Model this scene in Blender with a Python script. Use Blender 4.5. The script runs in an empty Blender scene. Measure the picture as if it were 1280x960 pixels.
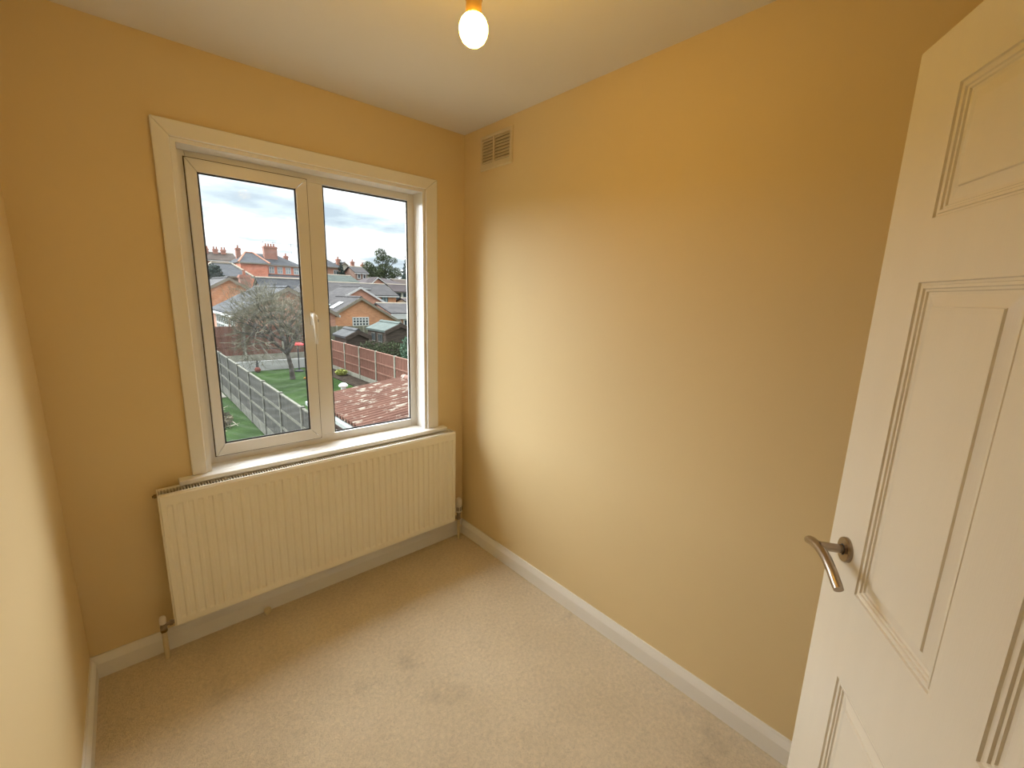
import bpy, bmesh, math, random
from mathutils import Vector, Matrix
random.seed(7)
S = bpy.context.scene
COL = S.collection

# ------------------------------------------------------------------ camera
YAW, PITCH, ROLL = 0.7296, -0.1975, 0.0297
F_PX = 543.66
cy_, sy_ = math.cos(YAW), math.sin(YAW); cp_, sp_ = math.cos(PITCH), math.sin(PITCH)
fw = Vector((sy_*cp_, cy_*cp_, sp_)); rt = Vector((cy_, -sy_, 0)); up = rt.cross(fw)
r2 = rt*math.cos(ROLL) + up*math.sin(ROLL); u2 = -rt*math.sin(ROLL) + up*math.cos(ROLL)
cam = bpy.data.cameras.new('camera'); camo = bpy.data.objects.new('camera', cam); COL.objects.link(camo)
m3 = Matrix((r2, u2, -fw)).transposed()
camo.matrix_world = Matrix.Translation((-1.5292, -2.1647, 1.5299)) @ m3.to_4x4()
cam.sensor_fit = 'HORIZONTAL'; cam.sensor_width = 36; cam.lens = F_PX/1280*36
cam.clip_start = 0.02; cam.clip_end = 1000
S.camera = camo

# ------------------------------------------------------------------ colour management
S.view_settings.view_transform = 'Standard'; S.view_settings.look = 'None'
S.view_settings.gamma = 1; S.view_settings.use_curve_mapping = False
S.view_settings.exposure = 0.0
BULB_STRENGTH = 112
BULB_COLOR = (1.0, 0.55, 0.07, 1)
SKY_GAIN = 0.95
SUN_STRENGTH = 21.5

# ------------------------------------------------------------------ world: bright broken overcast
W = bpy.data.worlds.new('overcast_sky'); S.world = W; W.use_nodes = True
nt = W.node_tree; nt.nodes.clear()
def N(t, **k):
    n = nt.nodes.new(t)
    for a, b in k.items(): setattr(n, a, b)
    return n
def MATH(op, a, b=None, clamp=False):
    n = N('ShaderNodeMath', operation=op); n.use_clamp = clamp
    for i, x in enumerate((a, b)):
        if x is None: continue
        if isinstance(x, (int, float)): n.inputs[i].default_value = x
        else: nt.links.new(x, n.inputs[i])
    return n.outputs[0]
tc = N('ShaderNodeTexCoord'); sx = N('ShaderNodeSeparateXYZ'); nt.links.new(tc.outputs['Generated'], sx.inputs[0])
zc = MATH('MAXIMUM', sx.outputs[2], 0.0)
den = MATH('ADD', zc, 0.10)
cx_ = MATH('DIVIDE', sx.outputs[0], den); cyy = MATH('DIVIDE', sx.outputs[1], den)
cb = N('ShaderNodeCombineXYZ'); nt.links.new(cx_, cb.inputs[0]); nt.links.new(cyy, cb.inputs[1]); cb.inputs[2].default_value = 3.1
nz = N('ShaderNodeTexNoise'); nz.inputs['Scale'].default_value = 0.95; nz.inputs['Detail'].default_value = 6; nz.inputs['Roughness'].default_value = .52
nt.links.new(cb.outputs[0], nz.inputs['Vector'])
rp = N('ShaderNodeValToRGB'); nt.links.new(nz.outputs['Fac'], rp.inputs[0])
e = rp.color_ramp.elements
e[0].position = .34; e[0].color = (.58, .69, .78, 1)
e[1].position = .485; e[1].color = (1.30, 1.34, 1.38, 1)
x = e.new(.415); x.color = (.80, .92, .98, 1)
cie = MATH('ADD', MATH('MULTIPLY', zc, 1.5), 1.0)       # an overcast sky is brighter overhead than at the horizon
bg = N('ShaderNodeBackground'); nt.links.new(rp.outputs[0], bg.inputs[0])
nt.links.new(MATH('MULTIPLY', cie, SKY_GAIN), bg.inputs[1])
wo = N('ShaderNodeOutputWorld'); nt.links.new(bg.outputs[0], wo.inputs[0])

# added wide sun lamp, unseen by the camera, brightening the room through the window
SUN_EL, SUN_AZ, SUN_ANGLE = math.radians(34), math.radians(-4), math.radians(116)
sl_ = bpy.data.lights.new('added_fill_sun', 'SUN'); sl_.energy = SUN_STRENGTH; sl_.angle = SUN_ANGLE; sl_.color = (.92, .965, 1.0)
slo = bpy.data.objects.new('added_fill_sun', sl_); COL.objects.link(slo)
sd = Vector((math.sin(SUN_AZ)*math.cos(SUN_EL), math.cos(SUN_AZ)*math.cos(SUN_EL), math.sin(SUN_EL)))
slo.rotation_euler = sd.to_track_quat('Z', 'Y').to_euler(); slo.location = sd*60

# ------------------------------------------------------------------ materials
MATS = {}
SPEC = .5
def mat(name, col, rough=.6, nscale=0, namt=0, col2=None, bump=0, bscale=0, bdist=.002, metal=0, spec=None, detail=4, coat=0, stretch=None):
    if name in MATS: return MATS[name]
    m = bpy.data.materials.new(name); m.use_nodes = True; t = m.node_tree
    b = t.nodes['Principled BSDF']
    b.inputs['Base Color'].default_value = (*col, 1); b.inputs['Roughness'].default_value = rough
    b.inputs['Metallic'].default_value = metal; b.inputs['Specular IOR Level'].default_value = SPEC if spec is None else spec
    if coat: b.inputs['Coat Weight'].default_value = coat; b.inputs['Coat Roughness'].default_value = .1
    tc = t.nodes.new('ShaderNodeTexCoord'); vec = tc.outputs['Object']
    if stretch:
        mp = t.nodes.new('ShaderNodeMapping'); mp.inputs['Scale'].default_value = stretch
        t.links.new(vec, mp.inputs[0]); vec = mp.outputs[0]
    if nscale:
        n = t.nodes.new('ShaderNodeTexNoise'); n.inputs['Scale'].default_value = nscale; n.inputs['Detail'].default_value = detail
        t.links.new(vec, n.inputs['Vector'])
        c2 = col2 or tuple(c*(1-namt) for c in col)
        r = t.nodes.new('ShaderNodeValToRGB'); r.color_ramp.elements[0].position = .34; r.color_ramp.elements[1].position = .66
        r.color_ramp.elements[0].color = (*c2, 1); r.color_ramp.elements[1].color = (*col, 1)
        t.links.new(n.outputs['Fac'], r.inputs[0]); t.links.new(r.outputs[0], b.inputs['Base Color'])
    if bump:
        n = t.nodes.new('ShaderNodeTexNoise'); n.inputs['Scale'].default_value = bscale; n.inputs['Detail'].default_value = 3
        t.links.new(vec, n.inputs['Vector'])
        bp = t.nodes.new('ShaderNodeBump'); bp.inputs['Strength'].default_value = bump; bp.inputs['Distance'].default_value = bdist
        t.links.new(n.outputs['Fac'], bp.inputs['Height']); t.links.new(bp.outputs[0], b.inputs['Normal'])
    MATS[name] = m; return m
def brick_mat(name, c1, c2, mortar, sc=1.0):
    m = bpy.data.materials.new(name); m.use_nodes = True; t = m.node_tree; b = t.nodes['Principled BSDF']
    b.inputs['Roughness'].default_value = .9; b.inputs['Specular IOR Level'].default_value = .06
    tc = t.nodes.new('ShaderNodeTexCoord'); s = t.nodes.new('ShaderNodeSeparateXYZ'); t.links.new(tc.outputs['Object'], s.inputs[0])
    a = t.nodes.new('ShaderNodeMath'); a.operation = 'ADD'; t.links.new(s.outputs[0], a.inputs[0]); t.links.new(s.outputs[1], a.inputs[1])
    c = t.nodes.new('ShaderNodeCombineXYZ'); t.links.new(a.outputs[0], c.inputs[0]); t.links.new(s.outputs[2], c.inputs[1])
    k = t.nodes.new('ShaderNodeTexBrick'); t.links.new(c.outputs[0], k.inputs['Vector'])
    k.inputs['Color1'].default_value = (*c1, 1); k.inputs['Color2'].default_value = (*c2, 1); k.inputs['Mortar'].default_value = (*mortar, 1)
    k.inputs['Scale'].default_value = 1; k.inputs['Brick Width'].default_value = .225*sc; k.inputs['Row Height'].default_value = .075*sc
    k.inputs['Mortar Size'].default_value = .010
    n = t.nodes.new('ShaderNodeTexNoise'); n.inputs['Scale'].default_value = 1.1; n.inputs['Detail'].default_value = 5; t.links.new(tc.outputs['Object'], n.inputs['Vector'])
    mx = t.nodes.new('ShaderNodeMix'); mx.data_type = 'RGBA'; mx.blend_type = 'MULTIPLY'; mx.inputs[0].default_value = .5
    t.links.new(k.outputs['Color'], mx.inputs[6]); t.links.new(n.outputs['Fac'], mx.inputs[7])
    hs = t.nodes.new('ShaderNodeHueSaturation'); hs.inputs['Value'].default_value = 1.3; t.links.new(mx.outputs[2], hs.inputs['Color'])
    t.links.new(hs.outputs[0], b.inputs['Base Color'])
    MATS[name] = m; return m
def course_mat(name, c1, c2, axis, period):
    m = mat(name, c1, .85, 1.2, 0, c2, detail=6); t = m.node_tree; b = t.nodes['Principled BSDF']
    tc = t.nodes.new('ShaderNodeTexCoord'); w = t.nodes.new('ShaderNodeTexWave'); w.bands_direction = axis; w.wave_profile = 'SAW'
    w.inputs['Scale'].default_value = 2*math.pi/(period*20); w.inputs['Distortion'].default_value = .2
    t.links.new(tc.outputs['Object'], w.inputs['Vector'])
    bp = t.nodes.new('ShaderNodeBump'); bp.inputs['Strength'].default_value = .8; bp.inputs['Distance'].default_value = .03
    t.links.new(w.outputs['Fac'], bp.inputs['Height']); t.links.new(bp.outputs[0], b.inputs['Normal'])
    return m

WALL = mat('cream_emulsion', (.80, .64, .365), .62, 1.3, .025, bump=.12, bscale=260, bdist=.0008, spec=.35)
CEIL = mat('white_ceiling_emulsion', (.80, .775, .73), .8, 1.5, .02, bump=.15, bscale=180, bdist=.001, spec=.3)
GLOSS = mat('white_gloss_paint', (.89, .875, .84), .22, 2.0, .03, bump=.05, bscale=60, bdist=.0006)
UPVC = mat('white_upvc', (.80, .775, .72), .30, 3, .02)
DOORP = mat('white_satin_door_paint', (.81, .755, .645), .21, 2.0, .02, bump=.16, bscale=55, bdist=.0008, stretch=(9, 9, .6))
RADP = mat('cream_radiator_enamel', (.92, .87, .74), .38, 3, .02)
DARK = mat('dark_void', (.03, .02, .015), .9, 20, .2)
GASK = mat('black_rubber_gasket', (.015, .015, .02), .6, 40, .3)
BRASS = mat('tarnished_brass', (.30, .20, .09), .38, 60, .45, metal=1)
CHROME = mat('dull_nickel', (.42, .36, .30), .35, 70, .3, metal=1)
STEEL = mat('brushed_bronze_steel', (.40, .335, .275), .27, 40, .12, metal=1, stretch=(1, 1, 1))
PLAST = mat('white_plastic', (.84, .80, .72), .35, 12, .04)
VENTM = mat('cream_painted_vent', (.74, .63, .42), .5, 14, .06)

def carpet():
    m = mat('beige_cut_pile_carpet', (.84, .715, .53), .97, 2.2, 0, (.75, .63, .455), detail=8, spec=.1)
    t = m.node_tree; b = t.nodes['Principled BSDF']; tc = t.nodes.new('ShaderNodeTexCoord')
    old = b.inputs['Base Color'].links[0].from_socket
    f = t.nodes.new('ShaderNodeTexNoise'); f.inputs['Scale'].default_value = 210; f.inputs['Detail'].default_value = 4; f.inputs['Roughness'].default_value = .7
    g = t.nodes.new('ShaderNodeTexNoise'); g.inputs['Scale'].default_value = 75; g.inputs['Detail'].default_value = 5; g.inputs['Distortion'].default_value = .6
    for n in (f, g): t.links.new(tc.outputs['Object'], n.inputs['Vector'])
    ad = t.nodes.new('ShaderNodeMath'); ad.operation = 'ADD'; t.links.new(f.outputs['Fac'], ad.inputs[0]); t.links.new(g.outputs['Fac'], ad.inputs[1])
    r = t.nodes.new('ShaderNodeMapRange'); r.inputs[1].default_value = .65; r.inputs[2].default_value = 1.35; r.inputs[3].default_value = .80; r.inputs[4].default_value = 1.10
    t.links.new(ad.outputs[0], r.inputs[0])
    mx = t.nodes.new('ShaderNodeMix'); mx.data_type = 'RGBA'; mx.blend_type = 'MULTIPLY'; mx.inputs[0].default_value = 1
    t.links.new(old, mx.inputs[6]); t.links.new(r.outputs[0], mx.inputs[7])
    # worn grey traffic stains
    s = t.nodes.new('ShaderNodeTexNoise'); s.inputs['Scale'].default_value = 3.4; s.inputs['Detail'].default_value = 7; s.inputs['Roughness'].default_value = .65
    t.links.new(tc.outputs['Object'], s.inputs['Vector'])
    sr = t.nodes.new('ShaderNodeMapRange'); sr.inputs[1].default_value = .58; sr.inputs[2].default_value = .75; sr.inputs[3].default_value = 0; sr.inputs[4].default_value = .45
    t.links.new(s.outputs['Fac'], sr.inputs[0])
    m2 = t.nodes.new('ShaderNodeMix'); m2.data_type = 'RGBA'; m2.inputs[7].default_value = (.27, .22, .16, 1)
    t.links.new(sr.outputs[0], m2.inputs[0]); t.links.new(mx.outputs[2], m2.inputs[6]); t.links.new(m2.outputs[2], b.inputs['Base Color'])
    bp = t.nodes.new('ShaderNodeBump'); bp.inputs['Strength'].default_value = .75; bp.inputs['Distance'].default_value = .006
    t.links.new(ad.outputs[0], bp.inputs['Height']); t.links.new(bp.outputs[0], b.inputs['Normal'])
    return m
CARPET = carpet()

def glass(name, scuff):
    m = bpy.data.materials.new(name); m.use_nodes = True; t = m.node_tree; t.nodes.clear()
    o = t.nodes.new('ShaderNodeOutputMaterial'); tr = t.nodes.new('ShaderNodeBsdfTransparent'); gl = t.nodes.new('ShaderNodeBsdfGlossy')
    tr.inputs[0].default_value = (.97, .98, .98, 1); gl.inputs['Roughness'].default_value = .03
    fr = t.nodes.new('ShaderNodeFresnel'); fr.inputs[0].default_value = 1.06
    mx = t.nodes.new('ShaderNodeMixShader'); t.links.new(fr.outputs[0], mx.inputs[0]); t.links.new(tr.outputs[0], mx.inputs[1]); t.links.new(gl.outputs[0], mx.inputs[2])
    tl = t.nodes.new('ShaderNodeBsdfTranslucent'); tl.inputs[0].default_value = (.9, .9, .88, 1)
    tc = t.nodes.new('ShaderNodeTexCoord'); mp = t.nodes.new('ShaderNodeMapping'); mp.inputs['Location'].default_value = (.98, 0, -1.30)
    t.links.new(tc.outputs['Object'], mp.inputs[0])
    w = t.nodes.new('ShaderNodeTexWave'); w.wave_type = 'RINGS'; w.rings_direction = 'Y'; w.inputs['Scale'].default_value = 9; w.inputs['Distortion'].default_value = 3.5; w.inputs['Detail'].default_value = 5
    t.links.new(mp.outputs[0], w.inputs['Vector'])
    pw = t.nodes.new('ShaderNodeMath'); pw.operation = 'POWER'; pw.inputs[1].default_value = 3; t.links.new(w.outputs['Fac'], pw.inputs[0])
    n = t.nodes.new('ShaderNodeTexNoise'); n.inputs['Scale'].default_value = 5; n.inputs['Detail'].default_value = 4; t.links.new(tc.outputs['Object'], n.inputs['Vector'])
    ml = t.nodes.new('ShaderNodeMath'); ml.operation = 'MULTIPLY'; t.links.new(pw.outputs[0], ml.inputs[0]); t.links.new(n.outputs['Fac'], ml.inputs[1])
    sc = t.nodes.new('ShaderNodeMath'); sc.operation = 'MULTIPLY_ADD'; sc.inputs[1].default_value = scuff; sc.inputs[2].default_value = scuff*.35; t.links.new(ml.outputs[0], sc.inputs[0])
    m2 = t.nodes.new('ShaderNodeMixShader'); t.links.new(sc.outputs[0], m2.inputs[0]); t.links.new(mx.outputs[0], m2.inputs[1]); t.links.new(tl.outputs[0], m2.inputs[2])
    t.links.new(m2.outputs[0], o.inputs[0]); MATS[name] = m; return m
GLASS_SCUFF = glass('scuffed_window_glass', .011)
GLASS = glass('window_glass', .0012)

def emit(name, col, strength):
    m = bpy.data.materials.new(name); m.use_nodes = True; t = m.node_tree; b = t.nodes['Principled BSDF']
    b.inputs['Base Color'].default_value = (.9, .88, .82, 1); b.inputs['Emission Color'].default_value = col; b.inputs['Emission Strength'].default_value = strength
    return m

# ------------------------------------------------------------------ geometry helpers
class MB:
    def __init__(s): s.v = []; s.f = []
    def add(s, vs, fs):
        o = len(s.v); s.v += [tuple(q) for q in vs]; s.f += [tuple(i+o for i in f) for f in fs]; return s
    def box(s, x0, x1, y0, y1, z0, z1):
        return s.add([(x0,y0,z0),(x1,y0,z0),(x1,y1,z0),(x0,y1,z0),(x0,y0,z1),(x1,y0,z1),(x1,y1,z1),(x0,y1,z1)],
                     [(0,3,2,1),(4,5,6,7),(0,1,5,4),(1,2,6,5),(2,3,7,6),(3,0,4,7)])
    def prism(s, poly, d):                       # closed planar polygon swept along vector d
        n = len(poly); d = Vector(d); a = [Vector(q) for q in poly]
        return s.add(a+[q+d for q in a], [tuple(range(n))[::-1], tuple(range(n, 2*n))]+[(i, (i+1) % n, (i+1) % n+n, i+n) for i in range(n)])
    def tube(s, pts, rad, n=10, cap=True):
        pts = [Vector(p) for p in pts]; rad = rad if isinstance(rad, (list, tuple)) else [rad]*len(pts)
        rings = []; ref = None
        for i, p in enumerate(pts):
            t = (pts[min(i+1, len(pts)-1)]-pts[max(i-1, 0)]).normalized()
            if ref is None: ref = t.orthogonal().normalized()
            ref = (ref-t*ref.dot(t)).normalized(); b = t.cross(ref)
            rings.append([p+(ref*math.cos(2*math.pi*k/n)+b*math.sin(2*math.pi*k/n))*rad[i] for k in range(n)])
        vs = [q for r in rings for q in r]; fs = []
        for i in range(len(pts)-1):
            for k in range(n): fs.append((i*n+k, i*n+(k+1) % n, (i+1)*n+(k+1) % n, (i+1)*n+k))
        if cap: fs += [tuple(range(n))[::-1], tuple(range((len(pts)-1)*n, len(pts)*n))]
        return s.add(vs, fs)
    def lathe(s, prof, c, axis=(0,0,1), n=24):   # prof: list of (radius, height along axis)
        ax = Vector(axis).normalized(); a = ax.orthogonal().normalized(); b = ax.cross(a); c = Vector(c)
        vs = []; fs = []
        for r, h in prof:
            for k in range(n): vs.append(c+ax*h+(a*math.cos(2*math.pi*k/n)+b*math.sin(2*math.pi*k/n))*max(r, 1e-5))
        for i in range(len(prof)-1):
            for k in range(n): fs.append((i*n+k, i*n+(k+1) % n, (i+1)*n+(k+1) % n, (i+1)*n+k))
        fs += [tuple(range(n))[::-1], tuple(range((len(prof)-1)*n, len(prof)*n))]
        return s.add(vs, fs)
    def ring_xz(s, x0, x1, z0, z1, prof, cap=True):  # rectangular picture-frame mouldings: prof = list of (inset, y)
        vs = []; fs = []
        for q, y in prof: vs += [(x0+q,y,z0+q),(x1-q,y,z0+q),(x1-q,y,z1-q),(x0+q,y,z1-q)]
        m = len(prof)
        for i in range(m if cap else m-1):
            j = (i+1) % m
            for k in range(4): fs.append((i*4+k, i*4+(k+1) % 4, j*4+(k+1) % 4, j*4+k))
        return s.add(vs, fs)
    def xf(s, M): s.v = [tuple(M @ Vector(q)) for q in s.v]; return s
    def build(s, name, m, parent=None, bevel=0, smooth=False, seg=2, angle=None):
        me = bpy.data.meshes.new(name); me.from_pydata(s.v, [], s.f)
        bm = bmesh.new(); bm.from_mesh(me); bmesh.ops.recalc_face_normals(bm, faces=bm.faces); bm.to_mesh(me); bm.free()
        me.materials.append(m); o = bpy.data.objects.new(name, me); COL.objects.link(o)
        if smooth:
            for p in me.polygons: p.use_smooth = True
            if angle: me.set_sharp_from_angle(angle=math.radians(angle))
        if bevel:
            b = o.modifiers.new('bevel', 'BEVEL'); b.width = bevel; b.segments = seg; b.limit_method = 'ANGLE'; b.angle_limit = math.radians(40)
        if parent:
            o.parent = parent
            if parent.type == 'EMPTY': o.matrix_parent_inverse = parent.matrix_basis.inverted()
        return o
def tag(o, label=None, cat=None, group=None, kind=None):
    for k, v in (('label', label), ('category', cat), ('group', group), ('kind', kind)):
        if v: o[k] = v
    return o
def thing(name, loc, label, cat, group=None, kind=None, rz=0):
    o = bpy.data.objects.new(name, None); COL.objects.link(o); o.location = loc; o.rotation_euler = (0, 0, rz); o.empty_display_size = .1
    return tag(o, label, cat, group, kind)
def box(*a): return MB().box(*a)

# ================================================================== THE ROOM
H = 2.4; WL = -1.7712; YB = -2.45; YH = -3.7
tag(box(WL-.35, .1, YH, .28, -.12, 0).build('floor', CARPET), 'beige cut-pile carpet covering the bedroom floor', 'floor', kind='structure')
tag(box(WL-.35, .1, YH, .28, H, H+.12).build('ceiling', CEIL), 'plain white painted ceiling', 'ceiling', kind='structure')
XO0, XO1, ZO0, ZO1 = -1.330, -.256, .736, 2.074      # window opening
wb = MB(); wb.box(WL-.1, XO0, 0, .125, 0, H).box(XO1, .1, 0, .125, 0, H).box(XO0, XO1, 0, .125, 0, ZO0).box(XO0, XO1, 0, .125, ZO1, H)
oz0, oz1 = ZO0-.12, ZO1+.06                                  # outer leaf, opening splayed wider
wb.box(WL-.1, XO0-.10, .125, .28, 0, H).box(XO1+.10, .1, .125, .28, 0, H).box(XO0-.10, XO1+.10, .125, .28, 0, oz0).box(XO0-.10, XO1+.10, .125, .28, oz1, H)
tag(wb.build('wall_window_side', WALL), 'cream painted wall pierced by the white window', 'wall', kind='structure')
tag(box(0, .1, YH, 0, 0, H).build('wall_right', WALL), 'long cream painted wall carrying the louvred air vent', 'wall', kind='structure')
tag(box(WL-.1, WL, YB, 0, 0, H).build('wall_left', WALL), 'cream painted side wall facing the vent wall', 'wall', kind='structure')
wf = MB(); wf.box(-1.07, 0, YB-.1, YB, 0, H).box(WL-.35, -1.07, YB-.1, YB, 2.02, H)
tag(wf.build('wall_door_side', WALL), 'cream wall with the doorway behind the open door', 'wall', kind='structure')
wh = MB(); wh.box(WL-.35, .0, YH-.1, YH, 0, H).box(WL-.45, WL-.35, YH, YB, 0, H).box(WL-.35, WL-.1, YB-.1, YB, 0, 2.02)
tag(wh.build('wall_landing', WALL), 'cream landing wall beyond the doorway', 'wall', kind='structure')

def skirting(name, a, b, nrm, label):
    a, b, nrm = Vector(a), Vector(b), Vector(nrm)
    prof = [(0, 0), (.016, 0), (.016, .062), (.0135, .070), (.0075, .086), (.0055, .094), (0, .094)]
    MBs = MB().prism([a+nrm*d+Vector((0, 0, h)) for d, h in prof], b-a)
    return tag(MBs.build(name, GLOSS), label, 'skirting board', kind='structure')
skirting('baseboard_window_side', (WL, 0, 0), (0, 0, 0), (0, -1, 0), 'white skirting board running behind the radiator')
skirting('baseboard_right', (0, -.016, 0), (0, YB, 0), (-1, 0, 0), 'white skirting board below the air vent wall')
skirting('baseboard_left', (WL, -.016, 0), (WL, YB, 0), (1, 0, 0), 'white skirting board at the foot of the wall opposite the vent')

# architrave boards around the window
AL, AR, AT = -1.382, -.187, 2.132
tr = thing('trim_1', (-.79, 0, .757), 'flat white gloss architrave framing the window opening', 'architrave', kind='structure')
def board(x0, x1, z0, z1, cut):
    return MB().prism([(q[0], -.016, q[1]) for q in cut], (0, .016, 0)).build('architrave_board', GLOSS, tr, bevel=.004)
iL, iR, iT = -1.330, -.256, 2.074
board(0,0,0,0, [(AL, .757), (iL, .757), (iL, iT), (AL, AT)])
board(0,0,0,0, [(iR, .757), (AR, .757), (AR, AT), (iR, iT)])
board(0,0,0,0, [(AL, AT), (iL, iT), (iR, iT), (AR, AT)])
FX0, FX1, FZ0, FZ1 = -1.316, -.266, .749, 2.064; FY = .098; FB = .130
# reveal lining boards
ln = thing('trim_2', (-.79, .05, .757), 'white gloss lining boards inside the window reveal', 'window reveal', kind='structure')
box(-1.330, FX0+.004, 0, .105, .757, 2.074).build('lining_board', GLOSS, ln)
box(FX1-.004, -.256, 0, .105, .757, 2.074).build('lining_board', GLOSS, ln)
box(FX0+.004, FX1-.004, 0, .105, FZ1-.004, 2.074).build('lining_board', GLOSS, ln)
# window board (inner sill)
sb = MB(); sb.box(-1.430, -.146, -.050, 0, .737, .757).box(XO0, XO1, 0, .10, .737, .757)
tag(sb.build('trim_3', GLOSS, bevel=.004), 'white glossy window board below the window, above the radiator', 'window sill', kind='structure')

# ------------------------------------------------------------------ window
win = thing('window_1', (-.79, .13, .757), 'white two-light casement window above the radiator', 'window', kind='structure')
FX0, FX1, FZ0, FZ1 = -1.316, -.266, .749, 2.064; FY = .098; FB = .130
def bar(x0, x1, z0, z1, y0=FY, y1=FB, name='frame_member', parent=win, bv=.003):
    return box(x0, x1, y0, y1, z0, z1).build(name, UPVC, parent, bevel=bv)
bar(FX0, -1.278, FZ0, FZ1, name='frame_jamb'); bar(-.305, FX1, FZ0, FZ1, name='frame_jamb')
bar(-1.278, -.305, 2.026, FZ1, name='frame_head'); bar(-1.278, -.305, FZ0, .797, name='frame_bottom_rail')
bar(-.832, -.752, .797, 2.026, name='frame_mullion')
# opening casement, four mitred members
SX0, SX1, SZ0, SZ1 = -1.2815, -.8255, .788, 2.034; GX0, GX1, GZ0, GZ1 = -1.244, -.875, .841, 1.985
ys = .086
G_ = .0008
sl = MB().prism([(SX0, ys, SZ0+G_), (GX0, ys, GZ0+G_), (GX0, ys, GZ1-G_), (SX0, ys, SZ1-G_)], (0, .032, 0)).build('sash_stile', UPVC, win, bevel=.003)
sr_ = MB().prism([(GX1, ys, GZ0+G_), (SX1, ys, SZ0+G_), (SX1, ys, SZ1-G_), (GX1, ys, GZ1-G_)], (0, .032, 0)).build('sash_stile', UPVC, win, bevel=.003)
MB().prism([(SX0+G_, ys, SZ0), (SX1-G_, ys, SZ0), (GX1-G_, ys, GZ0), (GX0+G_, ys, GZ0)], (0, .032, 0)).build('sash_rail', UPVC, win, bevel=.003)
MB().prism([(SX0+G_, ys, SZ1), (GX0+G_, ys, GZ1), (GX1-G_, ys, GZ1), (SX1-G_, ys, SZ1)], (0, .032, 0)).build('sash_rail', UPVC, win, bevel=.003)
# shadow-line seals where the sash closes on the frame
MB().ring_xz(SX0-.0035, SX1+.0035, SZ0-.0035, SZ1+.0035, [(0, .0945), (.0035, .0945), (.0035, .0985), (0, .0985)]).build('sash_seal', mat('brown_seal', (.16, .11, .06), .8, 30, .3), win)
def pane(x0, x1, z0, z1, m, yf):
    p = box(x0-.004, x1+.004, yf+.010, yf+.016, z0-.004, z1+.004).build('pane', m, win)
    MB().ring_xz(x0-.001, x1+.001, z0-.001, z1+.001, [(0, yf+.004), (.0075, yf+.0075), (.0075, yf+.0099), (0, yf+.0099)]).build('gasket', GASK, p)
    return p
pane(GX0, GX1, GZ0, GZ1, GLASS_SCUFF, ys)
pane(-.752, -.305, .801, 2.022, GLASS, FY)
# espagnolette handle on the opening sash
hb_ = box(-.848, -.829, .066, .086, 1.366, 1.434).build('handle_base', PLAST, sr_, bevel=.005)
MB().tube([(-.8385, .070, 1.418), (-.8385, .044, 1.410), (-.8385, .036, 1.392), (-.836, .040, 1.34), (-.833, .048, 1.277)], [.012, .0125, .0115, .008, .0065], 12).build('handle_lever', PLAST, sr_, smooth=True)
MB().lathe([(.0105, 0), (.0105, .018), (.008, .020)], (-.8195, .097, 1.388), (0, -1, 0), 16).build('lock_button', DARK, win)

# ------------------------------------------------------------------ radiator
RX0, RX1, RZ0, RZ1, RY = -1.503, -.123, .156, .733, -.105
rad = thing('radiator', (-.806, -.06, RZ0), 'long cream fluted panel radiator hung below the window', 'radiator')
def flute_panel(y, sgn):
    n = 41; p = (RX1-RX0-.028)/n; xs = [(RX0, .0), (RX0+.006, 1)]; 
    cols = [(RX0, 0, 1), (RX0+.005, 0, 0)]
    for i in range(n):
        a = RX0+.014+i*p+p*.21; b = a+p*.58
        cols += [(a-.0025, 0, 0), (a+.0025, 1, 0), (b-.0025, 1, 0), (b+.0025, 0, 0)]
    cols += [(RX1-.005, 0, 0), (RX1, 0, 1)]
    rows = [(RZ0, 0, 1), (RZ0+.006, 0, 0), (RZ0+.030, 0, 0), (RZ0+.039, 1, 0), (RZ1-.051, 1, 0), (RZ1-.043, 0, 0), (RZ1-.006, 0, 0), (RZ1, 0, 1)]
    vs = []; nc = len(cols)
    for z, rz, er in rows:
        for x, rx, ec in cols: vs.append((x, y+sgn*(.0052*(rx*rz)+.006*max(er, ec)), z))
    fs = [(r*nc+c, r*nc+c+1, (r+1)*nc+c+1, (r+1)*nc+c) for r in range(len(rows)-1) for c in range(nc-1)]
    m = MB().add(vs, fs); return m
fp = flute_panel(RY, 1); fp.box(RX0, RX1, RY+.007, RY+.012, RZ0, RZ1)
fp.build('front_panel', RADP, rad)
bpn = flute_panel(-.026, -1); bpn.box(RX0, RX1, -.038, -.033, RZ0, RZ1); bpn.build('back_panel', RADP, rad)
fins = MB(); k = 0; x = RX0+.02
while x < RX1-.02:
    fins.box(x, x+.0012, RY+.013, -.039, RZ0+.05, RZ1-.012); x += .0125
fins.build('convector_fins', mat('shade_toned_zinc', (.075, .045, .03), .6, 30, .2, metal=.3), rad)  # fins coloured dark to stand in for the shade below the grille
gr = MB(); x = RX0+.006
gr.box(RX0+.003, RX1-.003, RY+.0065, RY+.0125, RZ1-.001, RZ1+.0025).box(RX0+.003, RX1-.003, -.0325, -.0265, RZ1-.001, RZ1+.0025)
while x < RX1-.008:
    gr.box(x, x+.0024, RY+.012, -.032, RZ1-.010, RZ1-.0015); x += .01005
gr.build('top_grille', RADP, rad)
for xs in (RX0, RX1):
    sgn = -1 if xs == RX0 else 1
    sp = MB(); a, b = sorted((xs-sgn*.002, xs+sgn*.0025)); sp.box(a, b, RY+.004, -.026, RZ0+.002, RZ1+.003)
    sp.build('side_panel', RADP, rad, bevel=.0015)
MB().lathe([(.007, 0), (.008, .004), (.008, .010), (.0045, .011), (.0045, .015)], (RX0-.002, -.036, RZ1-.022), (-1, 0, 0), 12).build('bleed_valve', BRASS, rad, smooth=True, angle=30)
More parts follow.
